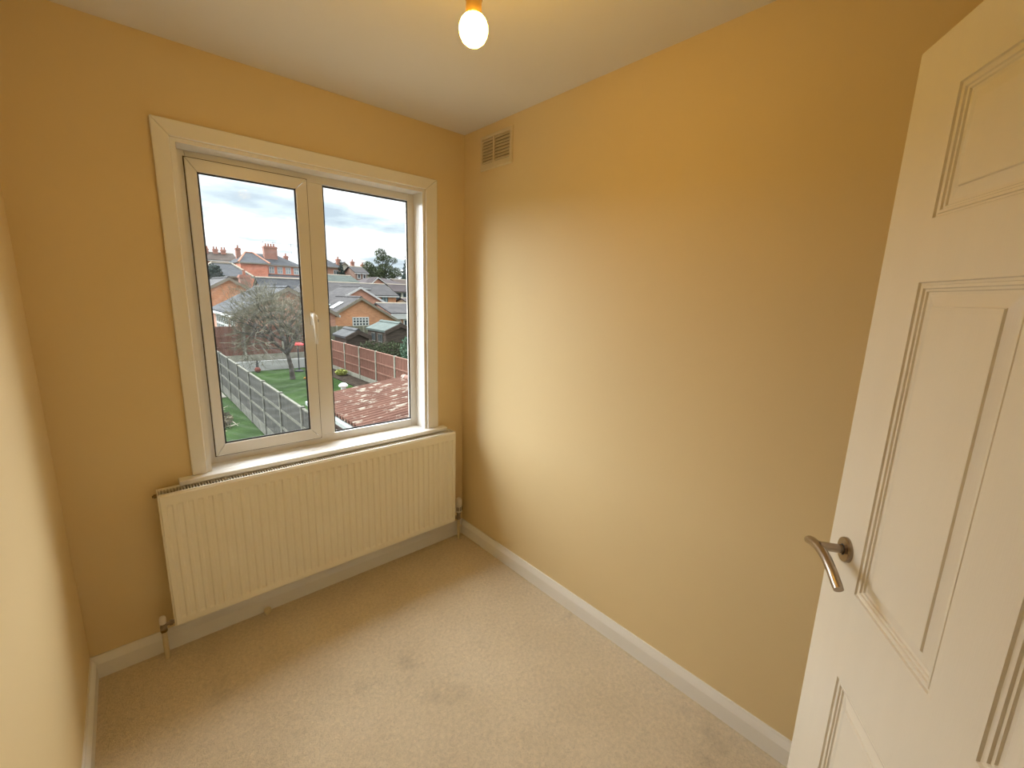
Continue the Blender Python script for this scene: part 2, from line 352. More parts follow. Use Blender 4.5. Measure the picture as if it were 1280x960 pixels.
# lockshield valve (left)
lx, ly = -1.542, -.062
vb = MB(); vb.lathe([(.009, -.012), (.012, -.010), (.012, .004), (.0105, .006), (.0105, .018), (.008, .020)], (lx, ly, .150), (0, 0, 1), 16)
vb.tube([(lx, ly, .158), (lx+.022, ly, .158)], .0075, 12).lathe([(.0115, 0), (.0115, .012)], (lx+.020, ly, .158), (1, 0, 0), 6).tube([(lx+.03, ly, .158), (RX0+.004, ly, .158)], .008, 12)
vbo = vb.build('lockshield_valve', CHROME, rad, smooth=True, angle=35)
MB().lathe([(.0115, 0), (.0120, .010), (.0115, .024), (.009, .031), (.004, .034)], (lx, ly, .166), (0, 0, 1), 18).build('valve_cap', PLAST, vbo, smooth=True, angle=50)
MB().lathe([(.0125, 0), (.0125, .012)], (lx, ly, .128), (0, 0, 1), 6).build('compression_nut', BRASS, vbo)
PIPE = mat('cream_painted_pipe', (.70, .60, .38), .4, 20, .08)
MB().tube([(lx, ly, -.002), (lx, ly, .130)], .0095, 14).build('pipe', PIPE, rad, smooth=True, angle=50)
# thermostatic valve (right)
tx, ty = -.070, -.062
tv = MB(); tv.tube([(tx, ty, .158), (tx-.022, ty, .158)], .0075, 12).lathe([(.012, 0), (.012, .013)], (tx-.020, ty, .158), (-1, 0, 0), 6).tube([(tx-.03, ty, .158), (RX1-.004, ty, .158)], .008, 12)
tv.lathe([(.010, -.022), (.012, -.020), (.012, .016), (.014, .018), (.014, .030), (.012, .032)], (tx, ty, .158), (0, 0, 1), 16)
tvo = tv.build('thermostatic_valve', CHROME, rad, smooth=True, angle=35)
hp = [(.0150, 0), (.0205, .004), (.0215, .012), (.0215, .042), (.0180, .046), (.0180, .051), (.0205, .055), (.0200, .084), (.0150, .093), (.006, .096)]
MB().lathe(hp, (tx, ty, .186), (0, 0, 1), 20).build('valve_head', PLAST, tvo, smooth=True, angle=40)
for k in range(5):
    a = math.radians(-150+k*30); MB().box(-.0022, .0022, -.0225, -.0195, .2, .226).xf(Matrix.Translation((tx, ty, 0)) @ Matrix.Rotation(a+math.pi/2, 4, 'Z')).build('grip_slot', DARK, tvo)
MB().tube([(tx, ty, -.002), (tx, ty, .140)], .0085, 14).build('pipe', PIPE, rad, smooth=True, angle=50)
for bx in (-1.35, -.26):
    box(bx-.02, bx+.02, -.026, -.0015, RZ0+.03, RZ1-.06).build('wall_bracket', RADP, rad)
# small capped pipe end poking from the carpet by the skirting
pc = MB().lathe([(.011, -.002), (.011, .008), (.015, .010), (.016, .014), (.016, .024), (.014, .028), (.006, .030)], (-1.160, -.038, 0), (0, 0, 1), 18)
tag(pc.build('pipe_cap', PIPE, smooth=True, angle=40), 'small round cream pipe cap on the carpet under the radiator', 'pipe cap')

# ------------------------------------------------------------------ air vent on the right wall
av = thing('air_vent', (0, -.282, 2.182), 'square cream louvred air vent high on the wall near the ceiling corner', 'air vent')
VY0, VY1, VZ0, VZ1 = -.410, -.156, 2.182, 2.352
def ring_yz(y0, y1, z0, z1, prof):
    vs = []; fs = []; m = len(prof)
    for q, x in prof: vs += [(x,y0+q,z0+q),(x,y1-q,z0+q),(x,y1-q,z1-q),(x,y0+q,z1-q)]
    for i in range(m):
        j = (i+1) % m
        for k in range(4): fs.append((i*4+k, i*4+(k+1) % 4, j*4+(k+1) % 4, j*4+k))
    return MB().add(vs, fs)
fz0 = VZ0
vf = ring_yz(VY0, VY1, VZ0, VZ1, [(0, 0), (0, -.004), (.004, -.010), (.016, -.010), (.018, -.006), (.018, 0)])
vf.box(-.010, 0, VY0+.016, VY1-.016, VZ0+.014, VZ0+.030)
vf.build('frame', VENTM, av)
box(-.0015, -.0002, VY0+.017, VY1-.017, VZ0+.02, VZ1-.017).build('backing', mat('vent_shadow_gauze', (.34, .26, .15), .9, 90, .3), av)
box(-.011, -.001, -.2745, -.2635, VZ0+.028, VZ1-.017).build('centre_bar', VENTM, av)
nl = 8; zz0, zz1 = VZ0+.032, VZ1-.018; dz = (zz1-zz0)/nl
for c0, c1 in ((VY0+.018, -.2745), (-.2635, VY1-.018)):
    for i in range(nl):
        z = zz0+i*dz
        MB().prism([(-.0015, c0, z+dz*.98), (-.0105, c0, z+dz*.16), (-.0105, c0, z+dz*.02), (-.0085, c0, z), (-.0015, c0, z+dz*.80)], (0, c1-c0, 0)).build('louvre', VENTM, av)

# ------------------------------------------------------------------ pendant bulb
bx, by, bz = -.824, -1.20, 2.156
pl = thing('pendant_lamp', (bx, by, H), 'bare glowing white bulb hanging in a lampholder from the ceiling', 'lamp')
MB().lathe([(.042, 0), (.042, -.006), (.038, -.018), (.02, -.026), (.006, -.028)], (bx, by, H), (0, 0, 1), 28).build('ceiling_rose', PLAST, pl, smooth=True, angle=40)
MB().tube([(bx, by, H-.026), (bx, by, bz+.125)], .0032, 8).build('cord', PLAST, pl, smooth=True)
MB().lathe([(.005, .130), (.014, .122), (.018, .105), (.0205, .100), (.0205, .086), (.023, .084), (.023, .070), (.0205, .069), (.0205, .061)], (bx, by, bz), (0, 0, 1), 24).build('lampholder', BRASS, pl, smooth=True, angle=35)
MB().lathe([(.0190, .066), (.0190, .034), (.0185, .029)], (bx, by, bz), (0, 0, 1), 24).build('bulb_collar', mat('brass_collar', (.62, .40, .16), .35, 30, .1, metal=.8), pl, smooth=True, angle=40)
bp_ = [(.0205, .038), (.027, .0335), (.034, .024), (.0385, .010), (.0390, -.002), (.0365, -.016), (.030, -.0295), (.020, -.0385), (.009, -.0425), (.001, -.0435)]
bp_ = [(r*.885, h*.80-.001) for r, h in bp_]
MB().lathe(bp_, (bx, by, bz), (0, 0, 1), 32).build('bulb', emit('glowing_bulb', BULB_COLOR, BULB_STRENGTH), pl, smooth=True)

# ------------------------------------------------------------------ open six-panel door
DD = Vector((-.3796, -1.9796, 0)); DA = 2.5774
dr = Vector((math.cos(DA), -math.sin(DA), 0)); dn = Vector((-.535, .845, 0)).normalized()
dn = Vector((dr.y, -dr.x, 0)); 
if dn.dot(Vector((-1.53, -2.16, 0))-DD) < 0: dn = -dn
DM = Matrix((( dr.x, -dn.x, 0, DD.x), (dr.y, -dn.y, 0, DD.y), (0, 0, 1, 0), (0, 0, 0, 1)))   # local (s, depth behind face, z)
DW, DH, DT = .840, 1.987, .035
door = thing('door_1', (DD.x+dr.x*DW, DD.y+dr.y*DW, 0), 'white six-panel door standing open into the room', 'door', kind='structure')
c0, c1, c2, c3 = .135, .371, .469, .705
rws = [(.215, .775), (.967, 1.575), (1.680, 1.885)]
lf = MB()
lf.box(0, c0, 0, DT, .007, DH).box(c3, DW, 0, DT, .007, DH).box(c1, c2, 0, DT, .007, DH)
zs = [.007, rws[0][0], rws[0][1], rws[1][0], rws[1][1], rws[2][0], rws[2][1], DH]
for a, b in ((0, 1), (2, 3), (4, 5), (6, 7)):
    for q0, q1 in ((c0, c1), (c2, c3)): lf.box(q0, q1, 0, DT, zs[a], zs[b])
lfm = lf.xf(DM)
leaf = lfm.build('door_leaf', DOORP, door)
bmx = bmesh.new(); bmx.from_mesh(leaf.data); bmesh.ops.remove_doubles(bmx, verts=bmx.verts, dist=1e-5)
bmesh.ops.dissolve_limit(bmx, angle_limit=.01, verts=bmx.verts, edges=bmx.edges); bmx.to_mesh(leaf.data); bmx.free()
prof = [(0, 0), (.0015, .0035), (.005, .0042), (.0062, .0022), (.0105, .0026), (.012, .0056), (.0155, .0062), (.017, .0090), (.0215, .0098), (.040, .0066), (.0418, .0038), (.044, .0036)]
def door_panel(s0, s1, z0, z1):
    m = MB(); vs = []; fs = []
    for q, d in prof: vs += [(s0+q, d, z0+q), (s1-q, d, z0+q), (s1-q, d, z1-q), (s0+q, d, z1-q)]
    for i in range(len(prof)-1):
        for k in range(4): fs.append((i*4+k, i*4+(k+1) % 4, (i+1)*4+(k+1) % 4, (i+1)*4+k))
    L = (len(prof)-1)*4; fs.append((L, L+1, L+2, L+3)); m.add(vs, fs)
    m.box(s0, s1, .016, DT-.006, z0, z1)
    return m.xf(DM).build('panel', DOORP, door)
for z0, z1 in rws:
    for q0, q1 in ((c0, c1), (c2, c3)): door_panel(q0, q1, z0, z1)
# lever handle on a round rose
hs, hz = .078, 1.031
def dl(s, off, z): return DM @ Vector((s, -off, z))
rose = MB().lathe([(.026, 0), (.026, .0055), (.0245, .0085), (.0115, .0088), (.0112, .004)], dl(hs, 0, hz), dn, 36).build('handle_rose', STEEL, door, smooth=True, angle=35)
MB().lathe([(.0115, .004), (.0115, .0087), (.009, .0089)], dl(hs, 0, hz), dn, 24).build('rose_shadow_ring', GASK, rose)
lev = MB(); lev.tube([dl(hs, .004, hz), dl(hs, .050, hz)], .0092, 20)
cl = [(.018, .049, 1.011), (.030, .0505, 1.017), (.046, .051, 1.022), (.070, .051, 1.0265), (.095, .051, 1.0275), (.120, .051, 1.025), (.151, .051, 1.016), (.172, .0505, 1.006), (.184, .050, 1.000)]
lev.tube([dl(*q) for q in cl], [.0082, .0092, .0095, .0095, .0095, .0095, .0095, .0095, .0088], 20)
lev.build('handle_lever', STEEL, door, smooth=True, angle=50)

# ================================================================== OUTSIDE THE WINDOW
SPEC = .06       # matt, weathered outdoor surfaces
GR = mat('lawn_grass', (0.032, 0.062, 0.014), .95, 1.6, 0, (0.017, 0.038, 0.006), bump=.8, bscale=30, bdist=.03, detail=8)
GR2 = mat('rough_grass', (0.027, 0.051, 0.011), .95, 1.1, 0, (0.012, 0.030, 0.004), bump=.8, bscale=24, bdist=.04, detail=8)
SOIL = mat('bare_soil', (0.058, 0.043, 0.030), .95, 5, 0, (0.028, 0.020, 0.015), bump=.8, bscale=20, bdist=.04)
CONC = mat('weathered_concrete', (.36, .345, .28), .9, 3, 0, (.25, .245, .19), bump=.3, bscale=30)
PAVE = mat('pale_concrete_path', (0.210, 0.195, 0.160), .9, 3, .2, bump=.3, bscale=30)
WOODG = mat('grey_weathered_fence_wood', (0.079, 0.075, 0.064), .9, 3, 0, (0.041, 0.040, 0.034), stretch=(6, 6, .7), detail=6)
WOODGR = mat('grey_fence_rail', (0.145, 0.140, 0.111), .9, 6, .3)
WOODR = mat('red_brown_fence_wood', (.215, .105, .075), .85, 2.5, 0, (.14, .066, .048), stretch=(6, 6, .7), detail=6)
WOODRR = mat('red_brown_fence_rail', (.28, .15, .11), .85, 4, .2)
WOODO = mat('olive_grey_fence_wood', (.20, .195, .14), .9, 3, 0, (.13, .13, .09), stretch=(5, 5, .7), detail=6)
SHEDW = mat('dark_brown_shed_boards', (.105, .08, .065), .9, 3, 0, (.06, .046, .038), stretch=(.7, .7, 8), detail=6)
SHEDG = mat('grey_shed_boards', (.15, .145, .125), .9, 3, 0, (.09, .088, .075), stretch=(.7, .7, 8))
FELTG = mat('green_grey_roof_felt', (0.090, 0.108, 0.097), .85, 2, .2)
FELTK = mat('grey_roof_felt', (0.072, 0.072, 0.072), .8, 2, .25)
B_OR = brick_mat('orange_brick', (.62, .27, .13), (.48, .19, .095), (.52, .36, .24))
B_PK = brick_mat('pinkish_brick', (.52, .25, .165), (.42, .19, .13), (.46, .33, .25))
B_RD = brick_mat('salmon_red_brick', (.74, .25, .155), (.66, .21, .13), (.60, .30, .22))
B_BR = brick_mat('brown_brick', (.30, .17, .12), (.24, .135, .10), (.30, .26, .22))
RENDER = mat('cream_render', (.62, .60, .50), .9, 1, .08)
T_GR = course_mat('grey_concrete_tiles', (0.066, 0.060, 0.058), (0.046, 0.043, 0.042), 'Z', .20)
T_SL = course_mat('blue_grey_slate', (0.056, 0.057, 0.060), (0.039, 0.040, 0.043), 'Z', .20)
T_BR = course_mat('brown_concrete_tiles', (0.065, 0.048, 0.038), (0.046, 0.034, 0.027), 'Z', .20)
T_PU = course_mat('purple_grey_tiles', (0.062, 0.050, 0.048), (0.045, 0.035, 0.035), 'Z', .20)
TRIMW = mat('white_exterior_trim', (.56, .56, .54), .6, 2, .06)
TRIMC = mat('cream_exterior_trim', (0.240, 0.208, 0.160), .7, 2, .1)
WGLASS = mat('dark_window_pane', (.05, .065, .075), .12, .8, .4)
WBLUE = mat('pale_curtained_pane', (.33, .42, .46), .2, .8, .3)
CHIM = brick_mat('chimney_brick', (.40, .17, .12), (.33, .14, .10), (.36, .25, .2))
POT = mat('clay_chimney_pot', (.36, .17, .11), .8, 3, .2)
AERIAL = mat('grey_aerial_metal', (.25, .25, .26), .4, 3, .1, metal=.8)
GZ = -2.7

# ------------------------------------------------------------------ ground
def strip_mesh(name, pts, m, label, cat, x0=-90, x1=190):
    v = []; f = []
    for y, z in pts: v += [(x0, y, z), (x1, y, z)]
    for i in range(len(pts)-1): f.append((2*i, 2*i+1, 2*i+3, 2*i+2))
    b = MB().add(v, f); return tag(b.build(name, m), label, cat, kind='structure')
strip_mesh('ground', [(.3, GZ-.03), (26, GZ-.03), (34, -3.0), (44, -2.2), (58, -.9), (70, 1.2), (82, 3.0), (100, 4.6), (130, 4.6), (260, -2)], GR2, 'grassy land rising behind the gardens', 'ground')
tag(box(1.42, 6.93, 8.3, 23.6, GZ-.2, GZ).build('lawn', GR), 'bright green lawn between the two garden fences', 'lawn', kind='structure')
tag(box(6.05, 6.94, 8.3, 23.6, GZ-.1, GZ+.03).build('flower_bed', SOIL), 'strip of bare soil along the red-brown fence', 'flower bed', kind='structure')
tag(box(-6, 1.22, 8.0, 40, GZ-.2, GZ-.005).build('side_lawn', GR), 'green lawn on the near side of the grey fence', 'lawn', kind='structure')
tag(box(.25, 1.2, 17.8, 24, GZ-.1, GZ+.02).build('garden_path', PAVE), 'pale concrete slab beside the grey fence', 'path', kind='structure')
tag(box(-6, 1.2, .3, 8.0, GZ-.2, GZ+.01).build('patio', PAVE), 'pale concrete yard below the window', 'patio', kind='structure')

# ------------------------------------------------------------------ fences
def fence_y(name, label, x, y0, n, bay, zt, zg, face, wood, railm, rails, gravel, post_t, cat='fence', conc=None):
    conc = conc or CONC
    """fence running along y; face = -1/+1 side that carries rails"""
    f = thing(name, (x, y0, zg), label, cat)
    pm = box(x-.05, x+.05, y0-.05, y0+.05, zg-.05, zt+post_t)
    p0 = None
    for i in range(n+1):
        if p0 is None: p0 = pm.build('post', conc, f, bevel=.012); o = p0
        else:
            o = p0.copy(); COL.objects.link(o); o.location.y = i*bay
    pn = box(x-.016, x+.016, y0+.05, y0+bay-.05, zg+gravel, zt).build('fence_panel', wood, f)
    rb = [box(min(x+face*.016, x+face*.04), max(x+face*.016, x+face*.04), y0+.05, y0+bay-.05, z-.03, z+.03).build('rail', railm, pn) for z in rails]
    cp = box(x-.03, x+.03, y0+.05, y0+bay-.05, zt, zt+.03).build('capping', railm, pn)
    gb = box(x-.025, x+.025, y0+.05, y0+bay-.05, zg-.05, zg+gravel).build('gravel_board', conc, f)
    for i in range(1, n):
        q = pn.copy(); COL.objects.link(q); q.location.y = i*bay
        for r in rb+[cp]:
            c = r.copy(); COL.objects.link(c); c.parent = q
        g = gb.copy(); COL.objects.link(g); g.location.y = i*bay
    return f
fence_y('garden_fence', 'grey weathered panel fence with concrete posts beside the lawn', 1.3, 2.62, 10, 1.83, -1.10, GZ, -1, WOODG, WOODGR, (-1.52, -1.98), .30, .06, conc=mat('dark_weathered_concrete', (.17, .165, .135), .9, 3, 0, (.10, .098, .08)))
fence_y('garden_fence', 'red-brown panel fence with pale concrete posts and soil bed', 7.0, 9.27, 8, 1.885, -1.13, GZ, -1, WOODR, WOODRR, (-1.62, -2.06), .22, .05)
def fence_x(name, label, y, x0, n, bay, zt, zb, zg, wood, railm, rails, gravelm, ypost=.05):
    f = thing(name, (x0, y, zg), label, 'fence')
    p0 = box(x0-.05, x0+.05, y-.05, y+.05, zg-.05, zt+.04).build('post', CONC, f, bevel=.012)
    pn = box(x0+.05, x0+bay-.05, y-.016, y+.016, zb, zt).build('fence_panel', wood, f)
    rb = [box(x0+.05, x0+bay-.05, y-.04, y-.016, z-.03, z+.03).build('rail', railm, pn) for z in rails]
    gb = box(x0+.05, x0+bay-.05, y-.03, y+.03, zg-.05, zb).build('gravel_board', gravelm, f)
    for i in range(1, n+1):
        c = p0.copy(); COL.objects.link(c); c.location.x = i*bay
        if i == n: break
        q = pn.copy(); COL.objects.link(q); q.location.x = i*bay
        for r in rb: c = r.copy(); COL.objects.link(c); c.parent = q
        g = gb.copy(); COL.objects.link(g); g.location.x = i*bay
fence_x('garden_fence', 'dark red-brown close-boarded fence across the end of the lawn', 24.3, -9.67, 9, 1.83, -.38, -1.90, GZ, WOODR, WOODR, (-.92, -1.46), CONC)
fence_x('garden_fence', 'olive-grey boarded fence below the orange brick gable', 27.4, 7.25, 4, 1.83, -.73, -2.5, GZ-.1, WOODO, WOODO, (-1.2, -1.9), CONC)
tag(box(1.45, 6.9, 23.86, 24.05, GZ-.05, -2.22).build('garden_wall', TRIMW), 'low white wall at the foot of the end fence', 'wall')

# ------------------------------------------------------------------ corrugated outbuilding roof
ob = thing('outbuilding', (2.9, 6, GZ), 'low outbuilding under a rusty red corrugated roof spotted with lichen', 'outbuilding')
box(1.62, 5.9, 3.2, 7.85, GZ, -.98).build('walls', B_BR, ob)
def corr(xe, ze, xr, zr, y0, y1, pitch=.146, amp=.036):
    m = MB(); n = int((y1-y0)/pitch*10); vs = []; fs = []
    segs = 9
    for i in range(n+1):
        y = y0+(y1-y0)*i/n; h = amp*math.sin(2*math.pi*(y-y0)/pitch)
        for k in range(segs+1):
            t = k/segs; vs.append((xe+(xr-xe)*t, y, ze+(zr-ze)*t+h))
    for i in range(n):
        for k in range(segs): a = i*(segs+1)+k; fs.append((a, a+1, a+segs+2, a+segs+1))
    return m.add(vs, fs)
RUST = mat('rusty_red_corrugated_sheet', (0.168, 0.090, 0.066), .85, 2.2, 0, (0.115, 0.059, 0.044), bump=.3, bscale=30, detail=7)
t = RUST.node_tree; b = t.nodes['Principled BSDF']; old = b.inputs['Base Color'].links[0].from_socket
tcn = t.nodes.new('ShaderNodeTexCoord'); mpn = t.nodes.new('ShaderNodeMapping'); mpn.inputs['Scale'].default_value = (1.6, 5, 1.6); t.links.new(tcn.outputs['Object'], mpn.inputs[0])
ln_ = t.nodes.new('ShaderNodeTexNoise'); ln_.inputs['Scale'].default_value = 2.3; ln_.inputs['Detail'].default_value = 7; ln_.inputs['Roughness'].default_value = .62; t.links.new(mpn.outputs[0], ln_.inputs['Vector'])
lr = t.nodes.new('ShaderNodeValToRGB'); lr.color_ramp.elements[0].position = .555; lr.color_ramp.elements[1].position = .64
lr.color_ramp.elements[0].color = (0, 0, 0, 1); lr.color_ramp.elements[1].color = (1, 1, 1, 1); t.links.new(ln_.outputs['Fac'], lr.inputs[0])
mxn = t.nodes.new('ShaderNodeMix'); mxn.data_type = 'RGBA'; t.links.new(lr.outputs[0], mxn.inputs[0]); t.links.new(old, mxn.inputs[6]); mxn.inputs[7].default_value = (.36, .32, .255, 1)
t.links.new(mxn.outputs[2], b.inputs['Base Color'])
corr(1.42, -.85, 3.76, -.605, 3.0, 8.0).build('roof_slope', RUST, ob, smooth=True)
corr(6.1, -.85, 3.76, -.605, 3.0, 8.0).build('roof_slope', RUST, ob, smooth=True)
MB().tube([(3.76, 3.0, -.585), (3.76, 8.0, -.585)], .07, 10).build('ridge_capping', RUST, ob, smooth=True)
box(1.34, 1.44, 3.0, 8.0, -.99, -.91).build('gutter', mat('grey_gutter', (.32, .34, .32), .6, 4, .2), ob)
MB().prism([(1.5, 7.9, -.95), (6.0, 7.9, -.95), (3.76, 7.9, -.66)], (0, .08, 0)).build('gable_board', WOODR, ob)
MB().lathe([(.06, -.12), (.06, .02), (.10, .03), (.105, .06), (.07, .10), (.02, .12)], (2.25, 8.12, -.72), (0, 0, 1), 18).build('vent_cowl', TRIMW, ob, smooth=True, angle=40)
MB().tube([(2.25, 8.12, GZ), (2.25, 8.12, -.82)], .05, 10).build('vent_pipe', TRIMW, ob, smooth=True)

# ------------------------------------------------------------------ houses
def window(parent, x0, x1, z0, z1, y, pane=WGLASS, nx=2, nz=1, frame=TRIMW, t=.07, axis='x'):
    """white framed window in a wall facing -y (axis x) or -x (axis y)"""
    m = MB()
    def bx_(a0, a1, d0, d1, c0, c1):
        if axis == 'x': m.box(a0, a1, y+d0, y+d1, c0, c1)
        else: m.box(y+d0, y+d1, a0, a1, c0, c1)
    bx_(x0, x1, -.06, .03, z0, z0+t); bx_(x0, x1, -.06, .03, z1-t, z1)
    for i in range(nx+1):
        c = x0+t/2+(x1-x0-t)*i/nx; bx_(c-t/2, c+t/2, -.06, .03, z0+t, z1-t)
    for k in range(1, nz):
        c = z0+(z1-z0)*k/nz; bx_(x0+t, x1-t, -.055, .03, c-t/2.5, c+t/2.5)
    w = m.build('window', frame, parent)
    m = MB(); bx_(x0+t/2, x1-t/2, -.03, .02, z0+t/2, z1-t/2); m.build('pane', pane, w)
    return w
def chimney(parent, x, y, z0, z1, w=.7, d=.9, pots=2):
    m = MB().box(x-w/2, x+w/2, y-d/2, y+d/2, z0, z1).box(x-w/2-.07, x+w/2+.07, y-d/2-.07, y+d/2+.07, z1-.28, z1-.1)
    c = m.build('chimney', CHIM, parent)
    for k in range(pots):
        px_ = x+(k-(pots-1)/2)*w*.62/max(1, pots-1) if pots > 1 else x
        MB().lathe([(.11, 0), (.13, .05), (.10, .32), (.13, .36), (.13, .42), (.09, .42)], (px_, y, z1), (0, 0, 1), 10).build('chimney_pot', POT, c, smooth=True, angle=40)
    return c
def gable_house(name, label, x0, x1, y0, y1, zb, ze, zr, axis, wall, roof, over=.3, barge=None, gutter=TRIMW, cat='house', group=None, rz=0):
    f = thing(name, ((x0+x1)/2, (y0+y1)/2, zb), label, cat, group)
    if axis == 'y':
        xm = (x0+x1)/2; hw = (x1-x0)/2; s = (zr-ze)/hw
        MB().prism([(x0, y0, zb), (x1, y0, zb), (x1, y0, ze), (xm, y0, zr-.02), (x0, y0, ze)], (0, y1-y0, 0)).build('walls', wall, f)
        for sg in (-1, 1):
            xe = xm+sg*(hw+over); zz = ze-s*over
            MB().prism([(xm, y0-over, zr), (xe, y0-over, zz), (xe, y0-over, zz+.12), (xm, y0-over, zr+.13)], (0, y1-y0+2*over, 0)).build('roof_slope', roof, f)
            if barge: MB().prism([(xm, y0-over-.05, zr-.13), (xe, y0-over-.05, zz-.13), (xe, y0-over-.05, zz+.10), (xm, y0-over-.05, zr+.11)], (0, .05, 0)).build('bargeboard', barge, f)
            if gutter: box(min(xe, xe+sg*.1), max(xe, xe+sg*.1), y0-over, y1+over, zz-.12, zz+.02).build('gutter', gutter, f)
        MB().prism([(xm-.16, y0-over, zr+.10), (xm+.16, y0-over, zr+.10), (xm, y0-over, zr+.2)], (0, y1-y0+2*over, 0)).build('ridge_tiles', roof, f)
    else:
        ym = (y0+y1)/2; hw = (y1-y0)/2; s = (zr-ze)/hw
        MB().prism([(x0, y0, zb), (x0, y1, zb), (x0, y1, ze), (x0, ym, zr-.02), (x0, y0, ze)], (x1-x0, 0, 0)).build('walls', wall, f)
        for sg in (-1, 1):
            ye = ym+sg*(hw+over); zz = ze-s*over
            MB().prism([(x0-over, ym, zr), (x0-over, ye, zz), (x0-over, ye, zz+.12), (x0-over, ym, zr+.13)], (x1-x0+2*over, 0, 0)).build('roof_slope', roof, f)
            if gutter: box(x0-over, x1+over, min(ye, ye+sg*.1), max(ye, ye+sg*.1), zz-.12, zz+.02).build('gutter', gutter, f)
        MB().prism([(x0-over, ym-.16, zr+.10), (x0-over, ym+.16, zr+.10), (x0-over, ym, zr+.2)], (x1-x0+2*over, 0, 0)).build('ridge_tiles', TRIMC, f)
    return f
def hip_house(name, label, x0, x1, y0, y1, zb, ze, zr, rx0, rx1, wall, roof, over=.35, cat='house', group=None, hipm=None, into=None):
    f = into or thing(name, ((x0+x1)/2, (y0+y1)/2, zb), label, cat, group)
    box(x0, x1, y0, y1, zb, ze).build('walls', wall, f)
    ym = (y0+y1)/2; a = [(x0-over, y0-over, ze), (x1+over, y0-over, ze), (x1+over, y1+over, ze), (x0-over, y1+over, ze), (rx0, ym, zr), (rx1, ym, zr)]
    MB().add(a, [(0, 3, 2, 1), (0, 1, 5, 4), (2, 3, 4, 5), (1, 2, 5), (3, 0, 4)]).build('hipped_roof', roof, f)
    box(x0-over-.06, x1+over+.06, y0-over-.1, y0-over+.02, ze-.14, ze+.02).build('gutter', TRIMC, f)
    if hipm:
        h = MB()
        for q in ((0, 4), (1, 5), (4, 5)): h.tube([Vector(a[q[0]])+Vector((0, 0, .04)), Vector(a[q[1]])+Vector((0, 0, .04))], .13, 6)
        h.build('hip_tiles', hipm, f)
    return f

# near bungalow with orange brick gable
hA = gable_house('bungalow', 'brick bungalow gable with small lattice window and skylight', 10.9, 17.8, 36, 41.5, -3.2, -.96, 1.02, 'y', B_OR, T_GR, .25, TRIMC)
window(hA, 13.55, 15.05, -1.62, -.62, 36, WGLASS, 5, 4, TRIMW, .10)
def on_slope(y0, y1, u0, u1, lift, m, name):      # quad on the left slope of the bungalow roof, u = distance down from ridge (horizontal)
    xm, zr, s = 14.35, 1.15, (1.02+.96)/3.45
    p = [(xm-u0, y0, zr-s*u0+lift), (xm-u1, y0, zr-s*u1+lift), (xm-u1, y1, zr-s*u1+lift), (xm-u0, y1, zr-s*u0+lift)]
    return MB().prism(p, (0, 0, .07)).build(name, m, hA)
on_slope(37.3, 38.3, 1.0, 1.9, .02, TRIMW, 'skylight')
on_slope(39.2, 40.0, 1.5, 2.3, .02, mat('teal_grey_skylight_glass', (.22, .33, .34), .15, 2, .2), 'skylight')
# second gable with white bargeboards
hB = gable_house('bungalow', 'pink brick gable with white bargeboards behind the lattice-window bungalow', 14.6, 22.4, 46, 51.6, -2.6, -.15, 2.05, 'y', B_PK, T_GR, .25, TRIMW)
# long grey roof
hC = gable_house('bungalow', 'bungalow under a long plain grey tiled roof with pale ridge', 14.5, 26.0, 52.3, 60, -1.8, 1.25, 2.62, 'x', B_OR, T_GR, .3)
window(hC, 23.95, 24.85, .18, 1.14, 52.3, WBLUE, 2, 1, SHEDG, .10)
box(20.2, 23.2, 53.7, 54.0, 1.95, 2.05).build('flashing_strip', TRIMW, hC)
# low grey roof building to the right of the brick gable
hE = gable_house('garage', 'low garage with plain grey roof and white fascia by the sheds', 18.45, 25.0, 38.2, 44.6, -3.2, -.42, .40, 'x', B_PK, T_GR, .25, gutter=TRIMW)
box(18.3, 25.2, 37.83, 37.95, -.95, -.62).build('fascia', TRIMW, hE)
for q in (18.6, 19.6, 20.7, 21.8): window(hE, q, q+.72, -2.0, -.98, 38.2, WGLASS, 1, 1, TRIMW, .14)
# houses further right
hD = hip_house('house', 'purple-grey roofed house with small front gable below the leafy tree', 27.6, 35.2, 66, 75, -1, 2.85, 4.05, 30.5, 33.1, B_PK, T_PU, .3)
MB().prism([(28.5, 65.4, 2.9), (30.9, 65.4, 2.9), (29.5, 65.4, 3.75)], (0, 2.5, 0)).build('dormer_gable', B_PK, hD)
for a, b in (((28.3, 2.85), (29.5, 3.9)), ((31.1, 2.85), (29.5, 3.9))):
    q = [(a[0], 65.1, a[1]-.02), (b[0], 65.1, b[1]-.02), (b[0], 65.1, b[1]+.12), (a[0], 65.1, a[1]+.12)]
    MB().prism(q, (0, 2.9, 0)).build('dormer_roof', T_PU, hD)
    MB().prism([(x_, 65.04, z_-.05) for x_, _, z_ in q], (0, .06, 0)).build('bargeboard', TRIMW, hD)
hD2 = gable_house('house', 'grey-roofed house with tall dark windows beside the long roof', 29.9, 38, 60.3, 64.6, -1, 1.85, 2.8, 'x', RENDER, T_PU, .3, gutter=SHEDG)
window(hD2, 30.0, 30.9, .3, 1.75, 60.3, WGLASS, 1, 1, SHEDG, .1); window(hD2, 31.1, 31.9, .3, 1.75, 60.3, WGLASS, 1, 1, TRIMW, .14)
hD3 = gable_house('house', 'distant house with brown tiled roof under the conifer', 36.0, 46, 70, 77, -1, 2.96, 3.96, 'x', B_BR, T_BR, .3)
hD4 = gable_house('house', 'low purple-grey roofed building in front of the tall dark windows', 26.75, 33, 49, 55, -2, .05, .85, 'x', RENDER, T_PU, .25)
